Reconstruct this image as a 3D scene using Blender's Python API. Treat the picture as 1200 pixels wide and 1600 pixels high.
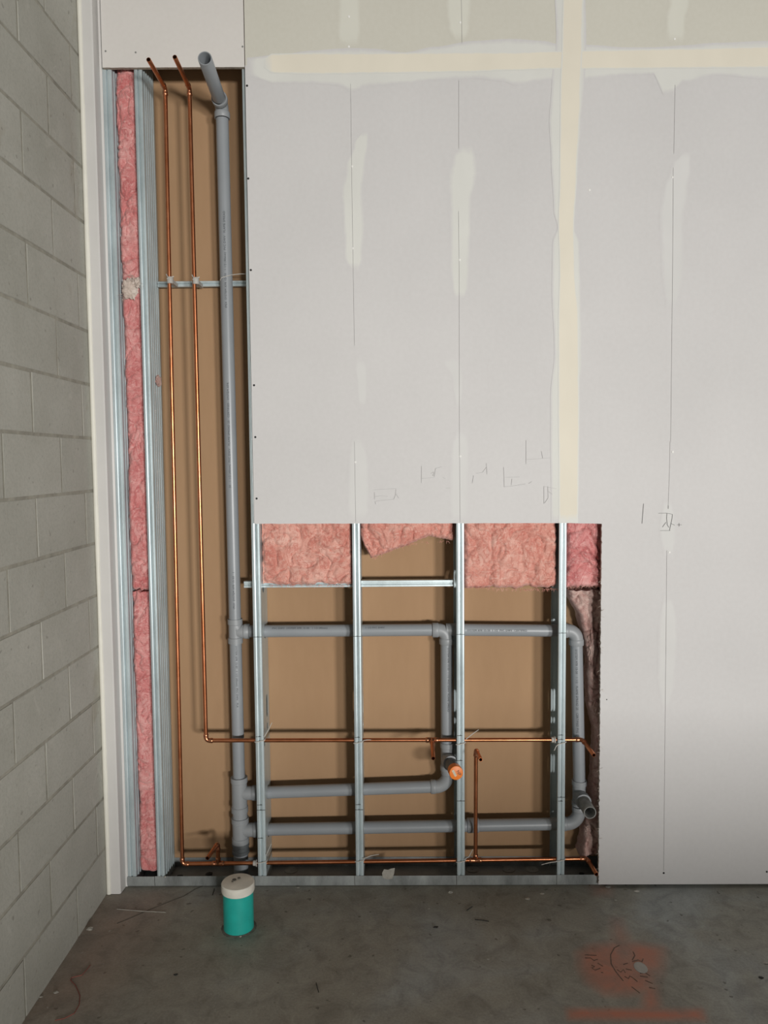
import bpy, bmesh, math, random
from mathutils import Vector, Matrix, noise
random.seed(7)
D2 = math.pi/180
scene = bpy.context.scene
COL = scene.collection
for o in list(bpy.data.objects): bpy.data.objects.remove(o)

# ------------------------------------------------------------------ camera
F, CD, CH, PITCH, YAW, ROLL = 1211.66, 3.0262, 1.7243, 0.06635, -0.01037, -0.00888
def cam_axes():
    cy, sy, cp, sp = math.cos(YAW), math.sin(YAW), math.cos(PITCH), math.sin(PITCH)
    f = Vector((sy*cp, cy*cp, -sp)); r = Vector((cy, -sy, 0)); u = r.cross(f)
    c, s = math.cos(ROLL), math.sin(ROLL)
    return c*r+s*u, -s*r+c*u, f
RT, UP, FW = cam_axes()
CO = Vector((0, -CD, CH))
cam = bpy.data.cameras.new('camera'); co = bpy.data.objects.new('camera', cam); COL.objects.link(co)
co.matrix_world = Matrix(((RT.x, UP.x, -FW.x, CO.x), (RT.y, UP.y, -FW.y, CO.y), (RT.z, UP.z, -FW.z, CO.z), (0, 0, 0, 1)))
cam.sensor_fit = 'HORIZONTAL'; cam.sensor_width = 36; cam.lens = F/1200*36; cam.clip_start = .02
scene.camera = co
def ray(px, py): return FW+RT*((px-600)/F)-UP*((py-800)/F)
def at(px, py, Y):                      # point measured in the photo, on the upright plane y = Y
    d = ray(px, py); return CO+d*((Y-CO.y)/d.y)
def atz(px, py, Z=0.0):                 # the same on a level plane
    d = ray(px, py); return CO+d*((Z-CO.z)/d.z)

# ------------------------------------------------------------------ world, daylight, exposure
w = bpy.data.worlds.new('world'); scene.world = w; w.use_nodes = True
w.node_tree.nodes['Background'].inputs[0].default_value = (.75, .85, 1, 1)
w.node_tree.nodes['Background'].inputs[1].default_value = 0.3
scene.view_settings.view_transform = 'Standard'; scene.view_settings.look = 'None'
scene.view_settings.gamma = 1; scene.view_settings.use_curve_mapping = False
scene.view_settings.exposure = -0.44
ROOM_Y, ROOM_X, ROOM_Z = -12.0, 9.0, 4.3
WINS = [(6.35, 1.25, .70, 1.75, 175), (3.45, 1.25, .70, 1.75, 150)]     # x centre, width, sill, head, watts
for x, wd, z0, z1, e in WINS:
    l = bpy.data.lights.new('daylight', 'AREA'); l.shape = 'RECTANGLE'; l.size = wd; l.size_y = z1-z0
    l.energy = e; l.color = (1.0, .985, .95); l.spread = 75*D2
    lo = bpy.data.objects.new('daylight', l); COL.objects.link(lo)
    lo.location = (x, ROOM_Y+.35, (z0+z1)/2); lo.rotation_euler = (math.pi/2+.03, 0, math.atan2(x-.2, -ROOM_Y))

# ------------------------------------------------------------------ node helpers
def mat(name, rough=.6, metal=0.0, spec=.5):
    m = bpy.data.materials.new(name); m.use_nodes = True
    nt = m.node_tree; b = nt.nodes['Principled BSDF']
    b.inputs['Roughness'].default_value = rough; b.inputs['Metallic'].default_value = metal
    b.inputs['Specular IOR Level'].default_value = spec
    return m, nt, b
def N(nt, t, **kw):
    n = nt.nodes.new(t)
    for k, v in kw.items():
        if k in n.inputs: n.inputs[k].default_value = v
        else: setattr(n, k, v)
    return n
def coords(nt, scale=(1, 1, 1)):
    tc = N(nt, 'ShaderNodeNewGeometry'); mp = N(nt, 'ShaderNodeMapping')
    mp.inputs['Scale'].default_value = scale; nt.links.new(tc.outputs['Position'], mp.inputs[0]); return mp.outputs[0]
def noisef(nt, vec, scale, detail=4, rough=.55, dist=0.0):
    n = N(nt, 'ShaderNodeTexNoise'); n.inputs['Scale'].default_value = scale; n.inputs['Detail'].default_value = detail
    n.inputs['Roughness'].default_value = rough; n.inputs['Distortion'].default_value = dist
    nt.links.new(vec, n.inputs['Vector']); return n.outputs[0]
def ramp(nt, fac, stops):
    r = N(nt, 'ShaderNodeValToRGB'); e = r.color_ramp.elements
    while len(e) < len(stops): e.new(.5)
    for i, (p, c) in enumerate(stops): e[i].position = p; e[i].color = (*c, 1) if len(c) == 3 else c
    nt.links.new(fac, r.inputs[0]); return r.outputs[0]
def mix(nt, fac, a, b, mode='MIX'):
    m = N(nt, 'ShaderNodeMix'); m.data_type = 'RGBA'; m.blend_type = mode
    for i, v in ((0, fac), (6, a), (7, b)):
        if hasattr(v, 'node'): nt.links.new(v, m.inputs[i])
        else: m.inputs[i].default_value = v if i == 0 else (*v, 1)
    return m.outputs[2]
def bump(nt, b, h, strength, dist):
    n = N(nt, 'ShaderNodeBump'); n.inputs['Strength'].default_value = strength; n.inputs['Distance'].default_value = dist
    nt.links.new(h, n.inputs['Height']); nt.links.new(n.outputs[0], b.inputs['Normal'])
def g(v): return (v, v, v)
def srgb(r, gg, b):
    f = lambda c: ((c/255+.055)/1.055)**2.4 if c > 10 else c/255/12.92
    return (f(r), f(gg), f(b))
M = {}
def simple(key, color, rough=.6, metal=0., var=.0, scale=30, spec=.5, stretch=(1, 1, 1), bmp=0.):
    m, nt, b = mat(key, rough, metal, spec)
    v = coords(nt, stretch); f = noisef(nt, v, scale)
    c = ramp(nt, f, [(.3, tuple(x*(1-var) for x in color)), (.7, tuple(min(1, x*(1+var)) for x in color))])
    nt.links.new(c, b.inputs['Base Color'])
    if bmp: bump(nt, b, f, bmp, .002)
    M[key] = m; return m, nt, b

# drywall paper: soft mottling
PAPER = (.60, .585, .58)
def paper_nodes(nt, base):
    v = coords(nt); a = noisef(nt, v, 1.6, 3); c2 = noisef(nt, v, 60, 3)
    c = ramp(nt, a, [(.3, tuple(x*.965 for x in base)), (.7, tuple(x*1.03 for x in base))])
    return mix(nt, .06, c, ramp(nt, c2, [(.3, g(.4)), (.7, g(.8))]), 'OVERLAY')
for key, base in (('paper', PAPER), ('paper_upper', (.59, .57, .50)), ('paper_corner', (.66, .63, .60))):
    m, nt, b = mat('drywall_'+key, .75, 0, .25); nt.links.new(paper_nodes(nt, base), b.inputs['Base Color'])
    vv = coords(nt); bump(nt, b, noisef(nt, vv, 220, 2), .08, .0006); M[key] = m
def mud_mat(key, color, under, amount=1.0):
    m, nt, b = mat(key, .7, 0, .25)
    at_ = N(nt, 'ShaderNodeAttribute'); at_.attribute_name = 'mud'
    v = coords(nt, (1, 1, .6)); n1 = noisef(nt, v, 26, 5, .6); n2 = noisef(nt, v, 5, 3)
    ad = N(nt, 'ShaderNodeMath', operation='ADD'); nt.links.new(at_.outputs['Fac'], ad.inputs[0])
    sc = N(nt, 'ShaderNodeMath', operation='MULTIPLY_ADD'); nt.links.new(n1, sc.inputs[0]); sc.inputs[1].default_value = .9; sc.inputs[2].default_value = -.45
    nt.links.new(sc.outputs[0], ad.inputs[1])
    r = ramp(nt, ad.outputs[0], [(.18, g(0)), (.75, g(amount))])
    col = ramp(nt, n2, [(.3, tuple(x*.96 for x in color)), (.7, tuple(min(1, x*1.03) for x in color))])
    nt.links.new(mix(nt, r, paper_nodes(nt, under), col), b.inputs['Base Color'])
    bump(nt, b, n1, .08, .0012); M[key] = m
WHITE_MUD = (.67, .667, .632); CREAM = (.74, .69, .585)
mud_mat('mud', WHITE_MUD, PAPER); mud_mat('mud_faint', (.63, .622, .61), PAPER); mud_mat('mud_upper', (.655, .645, .575), (.59, .57, .50))
mud_mat('tape', CREAM, WHITE_MUD)
simple('gypsum_edge', (.42, .36, .30), .9, var=.25, scale=120)
simple('pencil', (.16, .16, .155), .7); simple('pencil_faint', (.44, .435, .43), .7); simple('screw_black', (.012, .012, .012), .5, .3)
simple('screw_grey', (.25, .25, .24), .5, .3); simple('filler', (.80, .79, .76), .7)
simple('trim_paint', (.60, .585, .565), .55, var=.03, scale=6); simple('caulk', (.74, .72, .64), .6, var=.03, scale=20)

# kraft back of the far board
m, nt, b = mat('kraft_board', .85, 0, .2); v = coords(nt, (1, 1, .25))
c = ramp(nt, noisef(nt, v, 3, 4), [(.3, (.345, .212, .118)), (.7, (.39, .243, .138))])
c = mix(nt, .05, c, ramp(nt, noisef(nt, v, 40, 3), [(.35, (.2, .13, .07)), (.65, (.38, .26, .16))])); nt.links.new(c, b.inputs['Base Color']); M['kraft'] = m
# galvanised steel
def galv(key, base, rough, var=.12):
    m, nt, b = mat(key, rough, .45); v = coords(nt, (1, 1, .35)); vo = N(nt, 'ShaderNodeTexVoronoi'); vo.inputs['Scale'].default_value = 160
    nt.links.new(v, vo.inputs['Vector'])
    f = noisef(nt, v, 14, 5)
    c = ramp(nt, f, [(.3, tuple(x*(1-var) for x in base)), (.7, tuple(min(1, x*(1+var)) for x in base))])
    c = mix(nt, .16, c, ramp(nt, vo.outputs['Distance'], [(.1, g(.3)), (.6, g(.7))]), 'SOFT_LIGHT'); nt.links.new(c, b.inputs['Base Color'])
    rr = N(nt, 'ShaderNodeMapRange'); rr.inputs[3].default_value = rough-.08; rr.inputs[4].default_value = rough+.1; nt.links.new(f, rr.inputs[0])
    nt.links.new(rr.outputs[0], b.inputs['Roughness']); bump(nt, b, noisef(nt, v, 60, 3), .05, .001); M[key] = m
galv('galv', (.50, .575, .595), .37); galv('galv_dull', (.27, .285, .28), .55, .40); galv('galv_dark', (.25, .26, .26), .5, .2)
# copper, drain plastic
m, nt, b = mat('copper', .32, 1.0); v = coords(nt); f = noisef(nt, v, 18, 4)
nt.links.new(ramp(nt, f, [(.3, (.46, .155, .065)), (.6, (.60, .23, .11)), (.8, (.68, .30, .16))]), b.inputs['Base Color']); M['copper'] = m
simple('copper_joint', (.56, .24, .13), .34, 1., .25, 90)
simple('drain', (.265, .282, .30), .36, 0, .04, 8); simple('drain_fit', (.275, .288, .30), .45, 0, .05, 10); simple('drain_dark', (.10, .11, .115), .5, 0, .1, 20)
simple('bore_shade', (.02, .02, .02), .9); simple('print_ink', (.055, .06, .07), .7); simple('marker', (.03, .03, .03), .6)
simple('orange', (.80, .20, .02), .45, 0, .05, 30); simple('sticker', (.62, .55, .38), .6, 0, .05)
simple('tie', (.52, .50, .46), .5, 0, .04); simple('grommet', (.42, .40, .37), .6, 0, .1)
simple('teal', (.02, .42, .36), .4, 0, .12, 14); simple('cap_white', (.74, .71, .63), .55, 0, .1, 22); simple('scribble', (.15, .10, .075), .8, 0, .4, 70); simple('drain_dirty', (.19, .19, .18), .55, 0, .3, 40); simple('dirt', (.13, .12, .10), .9, 0, .3, 60)
simple('scrap', (.55, .53, .48), .4, .6, .3, 60); simple('pebble', (.34, .32, .28), .9, 0, .3, 50); simple('dark_bit', (.035, .033, .03), .8)
simple('paper_bit', (.36, .34, .30), .8, 0, .2, 40); simple('red_string', (.25, .08, .06), .8); simple('glue', (.6, .57, .5), .6)
# glass fibre insulation
def pink(key, stops, sheen=.3):
    m, nt, b = mat(key, .95, 0, .1); v = coords(nt); n1 = noisef(nt, v, 13, 5, .6, 1.2); n2 = noisef(nt, v, 42, 5, .65, 2.5); n3 = noisef(nt, v, 260, 3, .7)
    n0 = noisef(nt, v, 5, 2, .5, 1.5); c = mix(nt, .38, ramp(nt, n1, stops), ramp(nt, n2, stops)); c = mix(nt, .35, c, ramp(nt, n0, stops)); c = mix(nt, .22, c, ramp(nt, n3, [(.3, g(.15)), (.7, g(.85))]), 'OVERLAY')
    n4 = noisef(nt, coords(nt, (1, 1, .55)), 17, 3, .5, 2.0); c = mix(nt, ramp(nt, n4, [(.44, g(0)), (.485, g(.75)), (.53, g(0))]), c, stops[0][1])  # narrow dark red bands: crease shade painted into the colour
    n5 = noisef(nt, coords(nt, (.5, 1, 1)), 30, 4, .6, 3.5); c = mix(nt, ramp(nt, n5, [(.54, g(0)), (.70, g(.6))]), c, stops[2][1])
    nt.links.new(c, b.inputs['Base Color']); bump(nt, b, mix(nt, .5, mix(nt, .35, n2, n3), n5), .7, .010)
    b.inputs['Sheen Weight'].default_value = sheen; b.inputs['Sheen Tint'].default_value = (1, .8, .75, 1); M[key] = m
pink('pink', [(.3, (.50, .16, .125)), (.5, (.66, .305, .245)), (.68, (.80, .53, .45))])
pink('pink_rose', [(.3, (.46, .115, .115)), (.5, (.64, .25, .24)), (.7, (.79, .49, .46))])
pink('pink_grey', [(.3, (.38, .20, .18)), (.5, (.52, .34, .30)), (.7, (.66, .54, .48))])
pink('fluff', [(.3, (.45, .36, .30)), (.5, (.60, .50, .44)), (.7, (.72, .64, .58))])
# concrete block, mortar
m, nt, b = mat('block', .8, 0, .25); v = coords(nt); oi = N(nt, 'ShaderNodeObjectInfo')
f = noisef(nt, v, 4, 4); f2 = noisef(nt, v, 95, 4, .7)
c = ramp(nt, f, [(.3, (.385, .38, .335)), (.7, (.455, .45, .405))]); c = mix(nt, .12, c, ramp(nt, oi.outputs['Random'], [(0, (.30, .295, .26)), (1, (.58, .57, .52))]))
c = mix(nt, .35, c, ramp(nt, f2, [(.36, g(.38)), (.5, g(.5)), (.7, g(.56))]), 'OVERLAY')
st = ramp(nt, noisef(nt, v, 3.1, 3, .6, .6), [(.63, g(0)), (.70, g(.5))]); c = mix(nt, st, c, (.33, .30, .235))
st = ramp(nt, noisef(nt, v, 7.5, 4, .65, 1.2), [(.60, g(0)), (.70, g(.4))]); c = mix(nt, st, c, (.53, .52, .47))
st = ramp(nt, noisef(nt, v, 38, 2, .4), [(.70, g(0)), (.75, g(.55))]); c = mix(nt, st, c, (.22, .21, .18))
nt.links.new(c, b.inputs['Base Color']); bump(nt, b, f2, .35, .0025); M['block'] = m
simple('mortar', (.325, .312, .265), .9, 0, .22, 22, .2, bmp=.3)
# concrete slab with sprayed marks held in a vertex attribute
m, nt, b = mat('concrete', .62, 0, .35); v = coords(nt); a1 = noisef(nt, v, 1.4, 4, .6, .5); a2 = noisef(nt, v, 11, 5, .65, .8); a3 = noisef(nt, v, 120, 4, .7)
c = ramp(nt, a1, [(.32, (.265, .245, .20)), (.52, (.31, .30, .26)), (.68, (.35, .365, .355))])
c = mix(nt, .75, c, ramp(nt, a2, [(.3, g(.32)), (.5, g(.5)), (.72, g(.64))]), 'OVERLAY'); c = mix(nt, .35, c, ramp(nt, a3, [(.3, g(.3)), (.7, g(.68))]), 'OVERLAY')
sp = ramp(nt, noisef(nt, v, 34, 2, .4), [(.70, g(0)), (.74, g(.7))]); c = mix(nt, sp, c, (.10, .095, .08))
sp = ramp(nt, noisef(nt, coords(nt, (1.3, .8, 1)), 47, 2, .4), [(.73, g(0)), (.76, g(.6))]); c = mix(nt, sp, c, (.42, .41, .37))
pa = N(nt, 'ShaderNodeAttribute'); pa.attribute_name = 'paint'
pn = N(nt, 'ShaderNodeMath', operation='MULTIPLY'); nt.links.new(pa.outputs['Fac'], pn.inputs[0]); nt.links.new(ramp(nt, a2, [(.3, g(.55)), (.6, g(1))]), pn.inputs[1])
c = mix(nt, pn.outputs[0], c, (.58, .19, .11))
nt.links.new(c, b.inputs['Base Color']); bump(nt, b, mix(nt, .5, a2, a3), .25, .003)
rr = N(nt, 'ShaderNodeMapRange'); rr.inputs[3].default_value = .45; rr.inputs[4].default_value = .75; nt.links.new(a2, rr.inputs[0]); nt.links.new(rr.outputs[0], b.inputs['Roughness']); M['concrete'] = m
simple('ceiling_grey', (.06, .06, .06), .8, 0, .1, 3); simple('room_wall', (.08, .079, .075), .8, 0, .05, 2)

# ------------------------------------------------------------------ mesh helpers
class MB:
    def __init__(s): s.v = []; s.f = []
    def add(s, vs, fs):
        o = len(s.v); s.v += [tuple(p) for p in vs]; s.f += [tuple(i+o for i in f) for f in fs]; return s
    def box(s, a, b):
        x0, y0, z0 = a; x1, y1, z1 = b
        return s.add([(x0, y0, z0), (x1, y0, z0), (x1, y1, z0), (x0, y1, z0), (x0, y0, z1), (x1, y0, z1), (x1, y1, z1), (x0, y1, z1)],
                     [(0, 3, 2, 1), (4, 5, 6, 7), (0, 1, 5, 4), (1, 2, 6, 5), (2, 3, 7, 6), (3, 0, 4, 7)])
    def rings(s, rings, cap0=True, cap1=True):
        n = len(rings[0]); vs = [p for r in rings for p in r]; fs = []
        for i in range(len(rings)-1):
            for j in range(n):
                k = (j+1) % n; fs.append((i*n+j, i*n+k, (i+1)*n+k, (i+1)*n+j))
        if cap0: fs.append(tuple(range(n-1, -1, -1)))
        if cap1: fs.append(tuple((len(rings)-1)*n+j for j in range(n)))
        return s.add(vs, fs)
    def lathe(s, p, d, prof, n=24):           # prof: (distance along d, radius)
        p = Vector(p); d = Vector(d).normalized(); a = d.orthogonal().normalized(); b = d.cross(a)
        return s.rings([[p+d*t+(a*math.cos(k*2*math.pi/n)+b*math.sin(k*2*math.pi/n))*r for k in range(n)] for t, r in prof])
    def tube(s, pts, rad, n=16, cap=True):
        pts = [Vector(p) for p in pts]; rad = rad if isinstance(rad, (list, tuple)) else [rad]*len(pts)
        a = None; R = []
        for i, p in enumerate(pts):
            t = (pts[min(i+1, len(pts)-1)]-pts[max(i-1, 0)]).normalized()
            a = t.orthogonal().normalized() if a is None else (a-t*a.dot(t)).normalized()
            b = t.cross(a); R.append([p+(a*math.cos(k*2*math.pi/n)+b*math.sin(k*2*math.pi/n))*rad[i] for k in range(n)])
        return s.rings(R, cap, cap)
    def extrude(s, poly, f0, f1):             # closed polygon of 2-D points, f0/f1 map it to the end faces
        return s.rings([[f0(*p) for p in poly], [f1(*p) for p in poly]])
    def mesh(s, name):
        me = bpy.data.meshes.new(name); me.from_pydata(s.v, [], s.f)
        bm = bmesh.new(); bm.from_mesh(me); bmesh.ops.recalc_face_normals(bm, faces=bm.faces); bm.to_mesh(me); bm.free(); return me
def link(name, me, m, parent=None, smooth=True, ang=35, recentre=True):
    if m is not None and not me.materials: me.materials.append(m)
    if smooth:
        for p in me.polygons: p.use_smooth = True
        me.set_sharp_from_angle(angle=ang*D2)
    o = bpy.data.objects.new(name, me); COL.objects.link(o)
    if parent is not None:
        o.parent = parent; o.matrix_parent_inverse = Matrix.Translation(-wloc(parent))
    elif recentre:
        xs = [v.co for v in me.vertices]
        c = Vector(((min(v.x for v in xs)+max(v.x for v in xs))/2, (min(v.y for v in xs)+max(v.y for v in xs))/2, min(v.z for v in xs)))
        me.transform(Matrix.Translation(-c)); o.location = c
    return o
def wloc(o): return o.location if o.parent is None else Vector((0, 0, 0))
def part(name, mb, m, parent=None, **k): return link(name, mb.mesh(name), M[m], parent, **k)
def tag(o, label, cat, group=None, kind=None):
    o['label'] = label
    if cat: o['category'] = cat
    if group: o['group'] = group
    if kind: o['kind'] = kind
    return o
def thing(name, loc, label, cat, group=None):
    o = bpy.data.objects.new(name, None); COL.objects.link(o); o.location = loc; o.empty_display_size = .05
    return tag(o, label, cat, group)
def struct(name, mb, m, **k):
    o = part(name, mb, m, recentre=False, **k); o['kind'] = 'structure'; return o
def plate(name, outer, holes, mapf, th, m, parent):     # flat sheet with punched holes
    cu = bpy.data.curves.new(name, 'CURVE'); cu.dimensions = '2D'; cu.fill_mode = 'BOTH'; cu.extrude = th/2
    for loop in [outer]+holes:
        sp = cu.splines.new('POLY'); sp.points.add(len(loop)-1); sp.use_cyclic_u = True
        for i, (x, y) in enumerate(loop): sp.points[i].co = (x, y, 0, 1)
    t = bpy.data.objects.new('tmp', cu); COL.objects.link(t); dg = bpy.context.evaluated_depsgraph_get()
    me = bpy.data.meshes.new_from_object(t.evaluated_get(dg)); me.name = name
    bpy.data.objects.remove(t); bpy.data.curves.remove(cu)
    for v in me.vertices: v.co = mapf(v.co.x, v.co.y, v.co.z)
    me.materials.clear()
    bm = bmesh.new(); bm.from_mesh(me); bmesh.ops.recalc_face_normals(bm, faces=bm.faces); bm.to_mesh(me); bm.free()
    return link(name, me, M[m], parent)
def circ(cx, cy, r, n=20, sy=1.0): return [(cx+r*math.cos(i*2*math.pi/n), cy+r*sy*math.sin(i*2*math.pi/n)) for i in range(n)]
def capsule(cx, cy, r, h, n=8):
    return [(cx+r*math.cos(i*math.pi/n), cy+h/2-r+r*math.sin(i*math.pi/n)) for i in range(n+1)]+[(cx-r*math.cos(i*math.pi/n), cy-h/2+r-r*math.sin(i*math.pi/n)) for i in range(n+1)]
def strip(pts, wd, mapf, th):                 # ribbon along a 2-D polyline, lifted off its surface by th
    mb = MB(); P = [Vector(p) for p in pts]; L = []
    for i, p in enumerate(P):
        t = (P[min(i+1, len(P)-1)]-P[max(i-1, 0)]); t = t.normalized() if t.length else Vector((1, 0)); n = Vector((-t.y, t.x))
        L.append((p+n*wd/2, p-n*wd/2))
    R = [[mapf(a.x, a.y, 0), mapf(b.x, b.y, 0), mapf(b.x, b.y, th), mapf(a.x, a.y, th)] for a, b in L]
    return mb.rings(R)
def text_mesh(s, size, mapf, name):           # flat lettering laid on a surface
    cu = bpy.data.curves.new(name, 'FONT'); cu.body = s; cu.size = size; cu.resolution_u = 2; cu.fill_mode = 'FRONT'; cu.space_character = 1.1
    t = bpy.data.objects.new('tmp', cu); COL.objects.link(t); dg = bpy.context.evaluated_depsgraph_get()
    me = bpy.data.meshes.new_from_object(t.evaluated_get(dg)); me.name = name; me.materials.clear()
    bpy.data.objects.remove(t); bpy.data.curves.remove(cu)
    for v in me.vertices: v.co = mapf(v.co.x, v.co.y)
    return me

# ================================================================== THE SETTING
TOP = ROOM_Z
LW = -1.155                                    # face of the block wall
SF, SB = .016, .168                            # front and back of the framing
# floor: fine grid where the photo looks, sprayed paint in an attribute
def poly_sd(p, poly):
    d = 1e9; ins = False; n = len(poly)
    for i in range(n):
        a, b = poly[i], poly[(i+1) % n]; ab = b-a; t = max(0, min(1, (p-a).dot(ab)/max(ab.length_squared, 1e-9))); d = min(d, (p-a-ab*t).length)
        if (a.y > p.y) != (b.y > p.y) and p.x < (b.x-a.x)*(p.y-a.y)/(b.y-a.y)+a.x: ins = not ins
    return -d if ins else d
def fl(pts): return [atz(*p).xy for p in pts]
SPRAY = [(fl([(905, 1490), (925, 1478), (965, 1474), (1000, 1475), (1036, 1482), (1033, 1510), (1025, 1535), (1010, 1548), (975, 1553), (945, 1552), (920, 1535), (908, 1512)]), .03, .72),
         (fl([(888, 1578), (1096, 1578), (1100, 1593), (890, 1592)]), .018, .95), (fl([(958, 1437), (968, 1437), (985, 1475), (960, 1475)]), .03, .4),
         (fl([(1006, 1540), (1028, 1540), (1030, 1578), (1006, 1578)]), .02, .7), (fl([(40, 1590), (150, 1410), (250, 1400), (140, 1570)]), .12, .16),
         (fl([(925, 1384), (955, 1384), (950, 1398), (930, 1398)]), .03, .35)]
CLEAR = [(fl([(1015, 1510), (1042, 1530), (1075, 1572), (1050, 1575), (1020, 1540)]), .03, .6), (fl([(963, 1485), (985, 1482), (992, 1497), (975, 1505)]), .02, .35)]
def axis(lo, hi, flo, fhi, fine, coarse):
    a = []; x = lo
    while x < hi-1e-6:
        a.append(x); x += fine if flo-1e-6 <= x < fhi else coarse
        if a[-1] < flo < x: x = flo
    a.append(hi); return a
xs = axis(LW-.2, ROOM_X, LW-.2, 1.6, .0125, .6); ys = axis(ROOM_Y, .35, -.95, .1, .0125, .6)
mb = MB(); nx = len(xs); vs = [(x, y, 0) for y in ys for x in xs]
mb.add(vs, [(j*nx+i, j*nx+i+1, (j+1)*nx+i+1, (j+1)*nx+i) for j in range(len(ys)-1) for i in range(nx-1)])
fme = bpy.data.meshes.new('floor'); fme.from_pydata(mb.v, [], mb.f)
pa = fme.attributes.new('paint', 'FLOAT', 'POINT')
for i, v in enumerate(fme.vertices):
    if v.co.y < -1.0 or v.co.x > 1.5: continue
    val = 0
    for poly, fe, s in SPRAY:
        d = poly_sd(v.co.xy, poly); val = max(val, s*max(0, min(1, .5-d/(2*fe))))
    for poly, fe, s in CLEAR:
        d = poly_sd(v.co.xy, poly); val *= 1-s*max(0, min(1, .5-d/(2*fe)))
    pa.data[i].value = val
floor = link('floor', fme, M['concrete'], smooth=False, recentre=False); floor['kind'] = 'structure'; floor['label'] = 'dusty grey concrete slab with orange sprayed layout marks'
mb = MB(); mb.box((LW-.2, ROOM_Y, -.15), (ROOM_X, .35, -.003)); struct('floor_base', mb, 'mortar', smooth=False)
mb = MB(); mb.box((LW-.2, ROOM_Y-.2, TOP), (ROOM_X+.2, .35, TOP+.1)); struct('ceiling', mb, 'ceiling_grey', smooth=False)
mb = MB(); mb.box((ROOM_X, ROOM_Y, 0), (ROOM_X+.2, .35, TOP)); struct('wall_right', mb, 'room_wall', smooth=False)
mb = MB(); X = sorted((x-wd/2, x+wd/2, z0, z1) for x, wd, z0, z1, e in WINS); cur = LW-.2
for a, b_, z0, z1 in X:
    mb.box((cur, ROOM_Y-.2, 0), (a, ROOM_Y, TOP)); mb.box((a, ROOM_Y-.2, 0), (b_, ROOM_Y, z0)); mb.box((a, ROOM_Y-.2, z1), (b_, ROOM_Y, TOP)); cur = b_
mb.box((cur, ROOM_Y-.2, 0), (ROOM_X, ROOM_Y, TOP)); struct('wall_rear', mb, 'room_wall', smooth=False)

mb = MB(); mb.box((1.75, -6.2, 0), (6.0, -6.0, .72)); struct('light_blocker', mb, 'room_wall', smooth=False)  # unseen low wall, added to block daylight from the wall foot and floor
# block wall: mortar bed with every block a piece of its own
mb = MB(); mb.box((LW-.2, ROOM_Y, 0), (LW-.0020, .35, TOP)); wl = struct('wall_left', mb, 'mortar', smooth=False); wl['label'] = 'grey concrete block wall with running bond joints'
BC, BZ0, BY0 = .2032, -.009, -.1174
def block_mesh(L, H, var):
    bm = bmesh.new(); bmesh.ops.create_cube(bm, size=1); bmesh.ops.scale(bm, vec=(.02, L, H), verts=bm.verts)
    bmesh.ops.bevel(bm, geom=[e for e in bm.edges if all(v.co.x > 0 for v in e.verts)], offset=.0010, segments=2, affect='EDGES')
    for v in bm.verts:
        if v.co.x > .005: v.co += Vector((random.uniform(-.0006, .0006), random.uniform(-.0014, .0014), random.uniform(-.0014, .0014)))
    me = bpy.data.meshes.new('block'); bm.to_mesh(me); bm.free(); me.materials.append(M['block']); return me
BM = [block_mesh(2*BC-.0115, BC-.0115, i) for i in range(5)]; BH = block_mesh(.145, BC-.0115, 9)
for r in range(0, 21):
    off = 0 if r % 2 else BC
    k = 0
    for k in range(-1, 6):
        yb = BY0-off-k*2*BC           # joint at the block's far end
        ya = yb-2*BC
        if yb > .33 or ya < -2.45: continue
        zc = BZ0+(r+.5)*BC
        o = bpy.data.objects.new('block', random.choice(BM)); COL.objects.link(o)
        o.location = (LW-.0105+random.uniform(-.0007, .0007), (ya+yb)/2, zc); o.rotation_euler = (0, 0, random.uniform(-.0012, .0012))
        o.parent = wl
# far stretch of the same wall
mb = MB(); mb.box((LW-.02, ROOM_Y, 0), (LW-.001, -2.6, TOP)); part('far_stretch', mb, 'block', wl, smooth=False)

# corner trim against the blocks
mb = MB(); prof = [(-1.148, .2), (-1.150, -.036), (-1.146, -.041), (-1.104, -.041), (-1.099, -.037), (-1.096, .012), (-1.088, .0155), (-1.088, .03), (-1.12, .2)]
mb.extrude(prof, lambda x, y: (x, y, 0.002), lambda x, y: (x, y, TOP)); tr = struct('trim_1', mb, 'trim_paint', ang=25); tr['label'] = 'pale upright corner trim between block wall and studs'
rings = []
for i in range(90):
    z = .002+i*(TOP-.002)/89; e = .003*noise.noise(Vector((3, 1, z*3)))+.0012*noise.noise(Vector((1, 7, z*14)))
    rings.append([(-1.153, .01, z), (-1.1555, -.040-e, z), (-1.150, -.046-e*.5, z), (-1.143+e, -.0465, z), (-1.137+e, -.0425, z), (-1.137, -.03, z)])
mb = MB(); mb.rings(rings); part('sealant_bead', mb, 'caulk', tr, ang=60)

# far face of the partition: brown backs of its boards
mb = MB(); mb.box((LW, SB+.001, 0), (ROOM_X, SB+.017, TOP)); wb = struct('wall_back', mb, 'kraft', smooth=False); wb['label'] = 'stud partition with brown board behind and grey drywall in front'

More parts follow.
